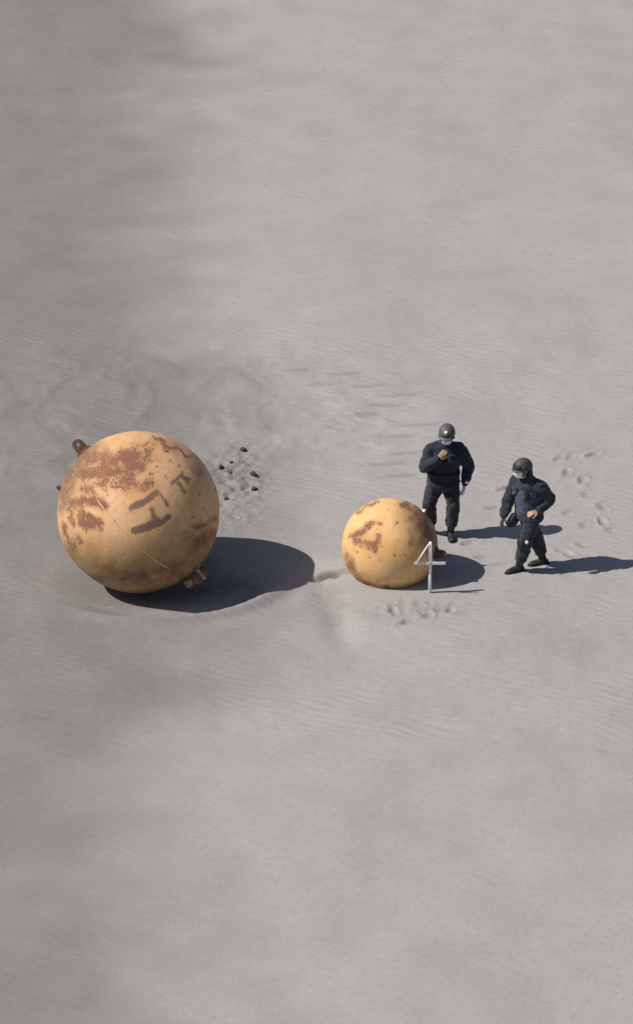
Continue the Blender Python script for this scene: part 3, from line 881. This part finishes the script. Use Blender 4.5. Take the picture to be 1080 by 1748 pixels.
def face_mask(M, parent):
    bm = bmesh.new(); V = []
    for r in range(9):
        v = r / 8; z = -0.004 - v * 0.098
        row = []
        for k in range(17):
            u = (k / 16 - 0.5) * 2
            a = u * math.radians(74)
            bulge = 0.020 * math.sin(math.pi * min(1, v * 1.1)) * math.cos(a) + (0.016 * math.exp(-(u / 0.25) ** 2) * (1 - v))
            rx = 0.076 - 0.014 * v; ry = 0.088 - 0.002 * v
            pl = 0.0025 * math.sin(v * 3 * 2 * math.pi)
            row.append(bm.verts.new(M @ Vector((math.sin(a) * (rx + 0.004), math.cos(a) * (ry + 0.010) + bulge + pl + 0.004, z))))
        V.append(row)
    for a, b in zip(V[:-1], V[1:]):
        for k in range(16):
            bm.faces.new((a[k], a[k + 1], b[k + 1], b[k]))
    o = from_bm('face_mask', bm, M_MASK, parent)
    md = o.modifiers.new('t', 'SOLIDIFY'); md.thickness = 0.003
    for s in (-1, 1):
        bm = bmesh.new()
        loft(bm, [M @ Vector((s * 0.070, 0.026, -0.022)), M @ Vector((s * 0.078, 0.005, -0.006)), M @ Vector((s * 0.082, -0.022, 0.004))], [0.0022] * 3, n=6)
        from_bm('ear_loop', bm, M_MASK, o)
    return o

def eyes(M, parent):
    for s in (-1, 1):
        bm = bmesh.new(); ball(bm, (s * 0.030, 0.074, 0.008), (0.011, 0.008, 0.007), M)
        from_bm('eye', bm, M_EYE, parent)

def boot(name, ankle, knee, toe_dir, parent, top=0.34, rs=1.0):
    a = Vector(ankle); k = Vector(knee); t = Vector(toe_dir).normalized()
    sd = t.cross(Vector((0, 0, 1))).normalized()
    bm = bmesh.new()
    z0 = a.z - 0.075
    loft(bm, [a + (k - a).normalized() * top, a + (k - a).normalized() * (top * .45), a + Vector((0, 0, 0.0)), a + Vector((0, 0, -0.03))],
         [0.064 * rs, 0.058 * rs, 0.050 * rs, 0.050 * rs], hint=sd)
    base = Vector((a.x, a.y, z0))
    loft(bm, [base - t * 0.055 + Vector((0, 0, 0.040)), base + t * 0.03 + Vector((0, 0, 0.045)), base + t * 0.11 + Vector((0, 0, 0.036)), base + t * 0.175 + Vector((0, 0, 0.030))],
         [(0.038, 0.040), (0.044, 0.048), (0.050, 0.036), (0.040, 0.027)], hint=sd)
    o = fuse(name, bm, M_BOOT, parent, 0.008, 3, 0.003, 22, 2)
    bm = bmesh.new()
    prof = [(-0.095, 0.030), (-0.07, 0.042), (0.03, 0.045), (0.11, 0.055), (0.18, 0.046), (0.212, 0.022)]
    up_, dn_ = [], []
    for x, w in prof + [(x, -w) for x, w in prof[::-1]]:
        up_.append(bm.verts.new(base + t * x + sd * w + Vector((0, 0, 0.018)))); dn_.append(bm.verts.new(base + t * x + sd * w + Vector((0, 0, -0.002))))
    bm.faces.new(up_); bm.faces.new(dn_[::-1])
    for i in range(len(up_)):
        j = (i + 1) % len(up_)
        bm.faces.new((up_[i], dn_[i], dn_[j], up_[j]))
    from_bm('sole', bm, M_BLACK, o, smooth=False)
    return o

def person(label, loc, J, fwd, jacket_mat, helm_mat, emblem, seed, gloves, neck_guard, head_dir, chest_hint, hem):
    root = empty('person', loc)
    tag(root, label, 'person')
    side = Vector(chest_hint).normalized()
    # the body itself, one continuous surface
    MH = frame(J['head'], head_dir, (0, 0, 1))
    bm = bmesh.new()
    head_bm(bm, MH)
    hd = Vector(J['head']) - Vector((0, 0, 0.06))
    loft(bm, [J['neck'], (Vector(J['neck']) + hd) / 2, hd], [0.060, 0.054, 0.056])
    loft(bm, [J['pelvis'], J['waist'], J['chest'], J['neck']], [(0.150, 0.105), (0.135, 0.095), (0.155, 0.100), (0.058, 0.056)], hint=side)
    for s in 'lr':
        loft(bm, [J['sh' + s], J['el' + s], J['wr' + s]], [0.055, 0.043, 0.028])
        loft(bm, [J['neck'] * 0.7 + J['chest'] * 0.3, J['sh' + s]], [0.055, 0.05])
        loft(bm, [J['hip' + s], J['kn' + s], J['an' + s]], [0.085, 0.057, 0.042])
        h = J['hand' + s]
        hand_bm(bm, J['wr' + s], *h)
        a = Vector(J['an' + s]); t = Vector(J['toe' + s]).normalized()
        loft(bm, [a + Vector((0, 0, -0.02)), a + t * 0.07 + Vector((0, 0, -0.045)), a + t * 0.15 + Vector((0, 0, -0.05))], [0.036, (0.040, 0.026), (0.034, 0.018)])
    fuse('body', bm, M_SKIN, root, 0.0055, 2)
    eyes(MH, root)
    # hair shows below the helmet
    bm = bmesh.new()
    ball(bm, (0, -0.030, 0.005), (0.081, 0.085, 0.075), MH); fuse('hair', bm, M_HAIR, root, 0.009, 2, 0.004, 60, seed)
    # jacket
    bm = bmesh.new()
    loft(bm, [hem, J['pelvis'] + Vector((0, 0, 0.06)), J['waist'], J['chest'], J['chest'] * 0.45 + J['neck'] * 0.55, J['neck'] + Vector((0, 0, 0.005))],
         [(0.225, 0.165), (0.212, 0.158), (0.198, 0.152), (0.218, 0.170), (0.195, 0.142), (0.090, 0.090)], hint=side, n=20)
    for s in 'lr':
        sh, el, wr = Vector(J['sh' + s]), Vector(J['el' + s]), Vector(J['wr' + s])
        loft(bm, [J['chest'] * 0.2 + J['neck'] * 0.8 - Vector((0, 0, 0.03)), sh, sh * 0.45 + el * 0.55, el, el * 0.5 + wr * 0.5, wr - (wr - el).normalized() * 0.012],
             [0.088, 0.096, 0.092, 0.085, 0.074, 0.054])
    jk = fuse('jacket', bm, jacket_mat, root, 0.0085, 3, 0.014, 10, seed)
    # collar
    bm = bmesh.new(); cen = Vector(J['neck']); V = []
    for r in range(4):
        row = []
        for k in range(24):
            a = k * 2 * math.pi / 24
            rad = 0.083 - 0.004 * r
            row.append(bm.verts.new(cen + Vector((math.cos(a) * rad, math.sin(a) * rad, -0.012 + r * 0.020 + 0.010 * math.cos(a * 2)))))
        V.append(row)
    for a_, b_ in zip(V[:-1], V[1:]):
        for k in range(24): bm.faces.new((a_[k], a_[(k + 1) % 24], b_[(k + 1) % 24], b_[k]))
    o = from_bm('collar', bm, jacket_mat, jk); md = o.modifiers.new('t', 'SOLIDIFY'); md.thickness = 0.010
    # trousers, baggy, tucked in the boots
    bm = bmesh.new()
    pv = Vector(J['pelvis'])
    loft(bm, [pv + Vector((0, 0, -0.06)), pv + Vector((0, 0, 0.10))], [(0.165, 0.125), (0.150, 0.112)], hint=side)
    for s in 'lr':
        hp, kn, an = Vector(J['hip' + s]), Vector(J['kn' + s]), Vector(J['an' + s])
        loft(bm, [hp + Vector((0, 0, 0.03)), hp * 0.55 + kn * 0.45, kn + Vector((0, 0, 0.03)), kn * 0.7 + an * 0.3, kn * 0.32 + an * 0.68], [0.118, 0.113, 0.093, 0.092, 0.084])
    fuse('trousers', bm, M_TROU, root, 0.0085, 3, 0.014, 10, seed + 4)
    for s in 'lr':
        boot('boot', J['an' + s], J['kn' + s], J['toe' + s], root)
    # belt, pockets and knee pads
    bm = bmesh.new(); bc = pv + Vector((0, 0, 0.085)); fwdv = Vector((-side.y, side.x, 0))
    V = []
    for z in (-0.022, 0.022):
        V.append([bm.verts.new(bc + side * math.cos(k * math.pi / 18) * 0.226 + fwdv * math.sin(k * math.pi / 18) * 0.170 + Vector((0, 0, z))) for k in range(36)])
    for k in range(36): bm.faces.new((V[0][k], V[0][(k + 1) % 36], V[1][(k + 1) % 36], V[1][k]))
    bl = from_bm('belt', bm, M_BLACK, root); md = bl.modifiers.new('t', 'SOLIDIFY'); md.thickness = 0.010
    F = Vector(fwd).normalized()
    for s_ in (-1, 1):
        c0 = Vector(J['chest']) + F * 0.163 + side * (0.088 * s_) + Vector((0, 0, 0.02))
        bm = bmesh.new()
        bmesh.ops.create_cube(bm, size=1.0, matrix=Matrix.Translation(c0) @ frame((0, 0, 0), F, (0, 0, 1)) @ Matrix.Diagonal((0.11, 0.030, 0.125, 1)))
        bmesh.ops.bevel(bm, geom=bm.edges[:], offset=0.010, segments=2, affect='EDGES')
        pk_ = from_bm('pocket', bm, jacket_mat, jk)
        bm = bmesh.new()
        bmesh.ops.create_cube(bm, size=1.0, matrix=Matrix.Translation(c0 + F * 0.014 + Vector((0, 0, 0.048))) @ frame((0, 0, 0), F, (0, 0, 1)) @ Matrix.Diagonal((0.118, 0.016, 0.045, 1)))
        bmesh.ops.bevel(bm, geom=bm.edges[:], offset=0.005, segments=2, affect='EDGES')
        from_bm('pocket', bm, jacket_mat, jk)
    for s in 'lr':
        kp = Vector(J['kn' + s]); td = Vector(J['toe' + s]).normalized()
        bm = bmesh.new(); ball(bm, (0, 0, 0), (0.070, 0.036, 0.095), Matrix.Translation(kp + td * 0.082 + Vector((0, 0, 0.01))) @ frame((0, 0, 0), td, (0, 0, 1)))
        from_bm('knee_pad', bm, M_BLACK, root)
    helmet(MH, helm_mat, root, neck_guard, emblem)
    face_mask(MH, root)
    for s in 'lr':
        if s in gloves:
            bm = bmesh.new()
            wr, el = Vector(J['wr' + s]), Vector(J['el' + s])
            loft(bm, [wr + (el - wr).normalized() * 0.03, wr], [0.036, 0.032])
            hand_bm(bm, J['wr' + s], *J['hand' + s][:-1], J['hand' + s][-1], 1.0, 0.004)
            fuse('glove', bm, M_GLOVE, root, 0.005, 2)
    return root, MH, jk

V3 = lambda *a: Vector(a)
# standing person: faces the camera, head bowed, right hand at the chin, left arm hanging
p1x, p1y = 1.700, -0.795
J1 = {'pelvis': V3(0.0, 0.02, 0.88), 'waist': V3(0.01, 0.02, 1.02), 'chest': V3(0.02, 0.0, 1.22), 'neck': V3(0.03, -0.02, 1.43), 'head': V3(0.035, -0.075, 1.555),
      'shr': V3(-0.155, 0.0, 1.305), 'elr': V3(-0.255, -0.10, 1.085), 'wrr': V3(-0.075, -0.245, 1.285), 'handr': (V3(0.55, -0.15, 0.75), V3(0.3, 0.9, -0.1), 1, 0.35),
      'shl': V3(0.205, 0.0, 1.305), 'ell': V3(0.335, 0.03, 1.05), 'wrl': V3(0.285, -0.05, 0.815), 'handl': (V3(-0.15, -0.05, -1), V3(-0.8, -0.2, 0.1), 1, 0.28),
      'hipr': V3(-0.095, 0.02, 0.83), 'knr': V3(-0.185, 0.03, 0.46), 'anr': V3(-0.150, 0.13, 0.085), 'toer': V3(-0.35, -1, 0),
      'hipl': V3(0.095, 0.02, 0.83), 'knl': V3(0.135, -0.02, 0.46), 'anl': V3(0.105, 0.03, 0.085), 'toel': V3(0.15, -1, 0)}
def settle(J, x, y):
    """set each boot on the sand where it stands"""
    g0 = ground_z(x, y)
    for s in 'lr':
        a = J['an' + s]
        t = Vector(J['toe' + s]).normalized()
        zs = [ground_z(x + a.x + t.x * k, y + a.y + t.y * k) for k in (-0.05, 0.05, 0.15)]
        J['an' + s] = V3(a.x, a.y, 0.085 + sum(zs) / 3 - g0 - 0.018)
    return g0
g0 = settle(J1, p1x, p1y)
r1, MH1, jk1 = person('person in grey helmet and navy jacket standing behind the smaller ball, hand at the chin', (p1x, p1y, g0), J1, (0, -1, 0),
                 M_NAVY, M_HELM, True, 1, 'l', False, (-0.12, -1, -0.12), (1, 0, 0), V3(0.0, 0.02, 0.80))
# reflective wrist band on the hanging arm
bm = bmesh.new(); cyl_bm(bm, J1['wrl'] + V3(0.018, 0.012, 0.055), J1['wrl'] + V3(0.008, 0.006, 0.020), 0.056, 0.052, 20)
o = from_bm('cuff_band', bm, M_MASK, jk1, smooth=False)

# walking person: strides to the left and towards the camera
p2x, p2y = 2.795, -1.82
J2 = {'pelvis': V3(0.01, 0.0, 0.85), 'waist': V3(0.01, -0.01, 0.99), 'chest': V3(0.0, -0.03, 1.17), 'neck': V3(-0.055, -0.065, 1.39), 'head': V3(-0.100, -0.115, 1.535),
      'shr': V3(-0.150, 0.085, 1.275), 'elr': V3(-0.265, 0.07, 1.00), 'wrr': V3(-0.335, -0.01, 0.795), 'handr': (V3(-0.25, -0.25, -1), V3(0.5, -0.6, 0), 1, 0.28),
      'shl': V3(0.125, -0.140, 1.29), 'ell': V3(0.265, -0.09, 1.085), 'wrl': V3(0.105, -0.235, 0.975), 'handl': (V3(-0.85, -0.35, -0.1), V3(0.2, 0.5, -0.8), -1, 0.3),
      'hipr': V3(-0.045, 0.07, 0.82), 'knr': V3(0.105, 0.10, 0.45), 'anr': V3(0.215, 0.20, 0.10), 'toer': V3(-0.95, -0.3, 0),
      'hipl': V3(0.055, -0.06, 0.82), 'knl': V3(-0.035, -0.12, 0.455), 'anl': V3(-0.115, -0.02, 0.085), 'toel': V3(-0.9, -0.5, 0)}
g0 = settle(J2, p2x, p2y)
r2, MH2, jk2 = person('person in dark helmet, navy jacket and blue vest walking left', (p2x, p2y, g0), J2, (-.75, -.65, 0),
                 M_NAVY2, M_HELM2, False, 6, '', True, (-0.88, -0.48, 0.0), (0.65, -0.75, 0), V3(0.015, 0.0, 0.80))
# lighter blue vest over the jacket
bm = bmesh.new()
sd2 = V3(0.65, -0.75, 0).normalized()
loft(bm, [J2['waist'] + V3(0, 0, -0.10), J2['waist'], J2['chest'], J2['chest'] * 0.5 + J2['neck'] * 0.5], [(0.208, 0.172), (0.204, 0.168), (0.222, 0.184), (0.165, 0.142)], hint=sd2, n=20)
fuse('vest', bm, M_VEST, r2, 0.0085, 3, 0.010, 10, 3)
# dark pouch swinging at the hip
bm = bmesh.new()
bmesh.ops.create_cube(bm, size=1.0, matrix=Matrix.Translation((-0.195, 0.02, 0.735)) @ Matrix.Rotation(0.45, 4, 'Y') @ Matrix.Rotation(-0.6, 4, 'Z') @ Matrix.Diagonal((0.10, 0.17, 0.20, 1)))
bmesh.ops.bevel(bm, geom=bm.edges[:], offset=0.022, segments=3, affect='EDGES')
pch = from_bm('hip_pouch', bm, M_BLACK, r2)
bm = bmesh.new(); loft(bm, [(-0.17, 0.02, 0.81), (-0.15, 0.01, 0.90), (-0.12, 0.0, 0.96)], [(0.012, 0.005)] * 3, n=8)
from_bm('strap', bm, M_BLACK, pch)
# pale knee patch
bm = bmesh.new(); ball(bm, J2['knl'] + V3(0.01, -0.115, 0.07), (0.022, 0.012, 0.026))
o = from_bm('knee_patch', bm, M_MASK, r2)
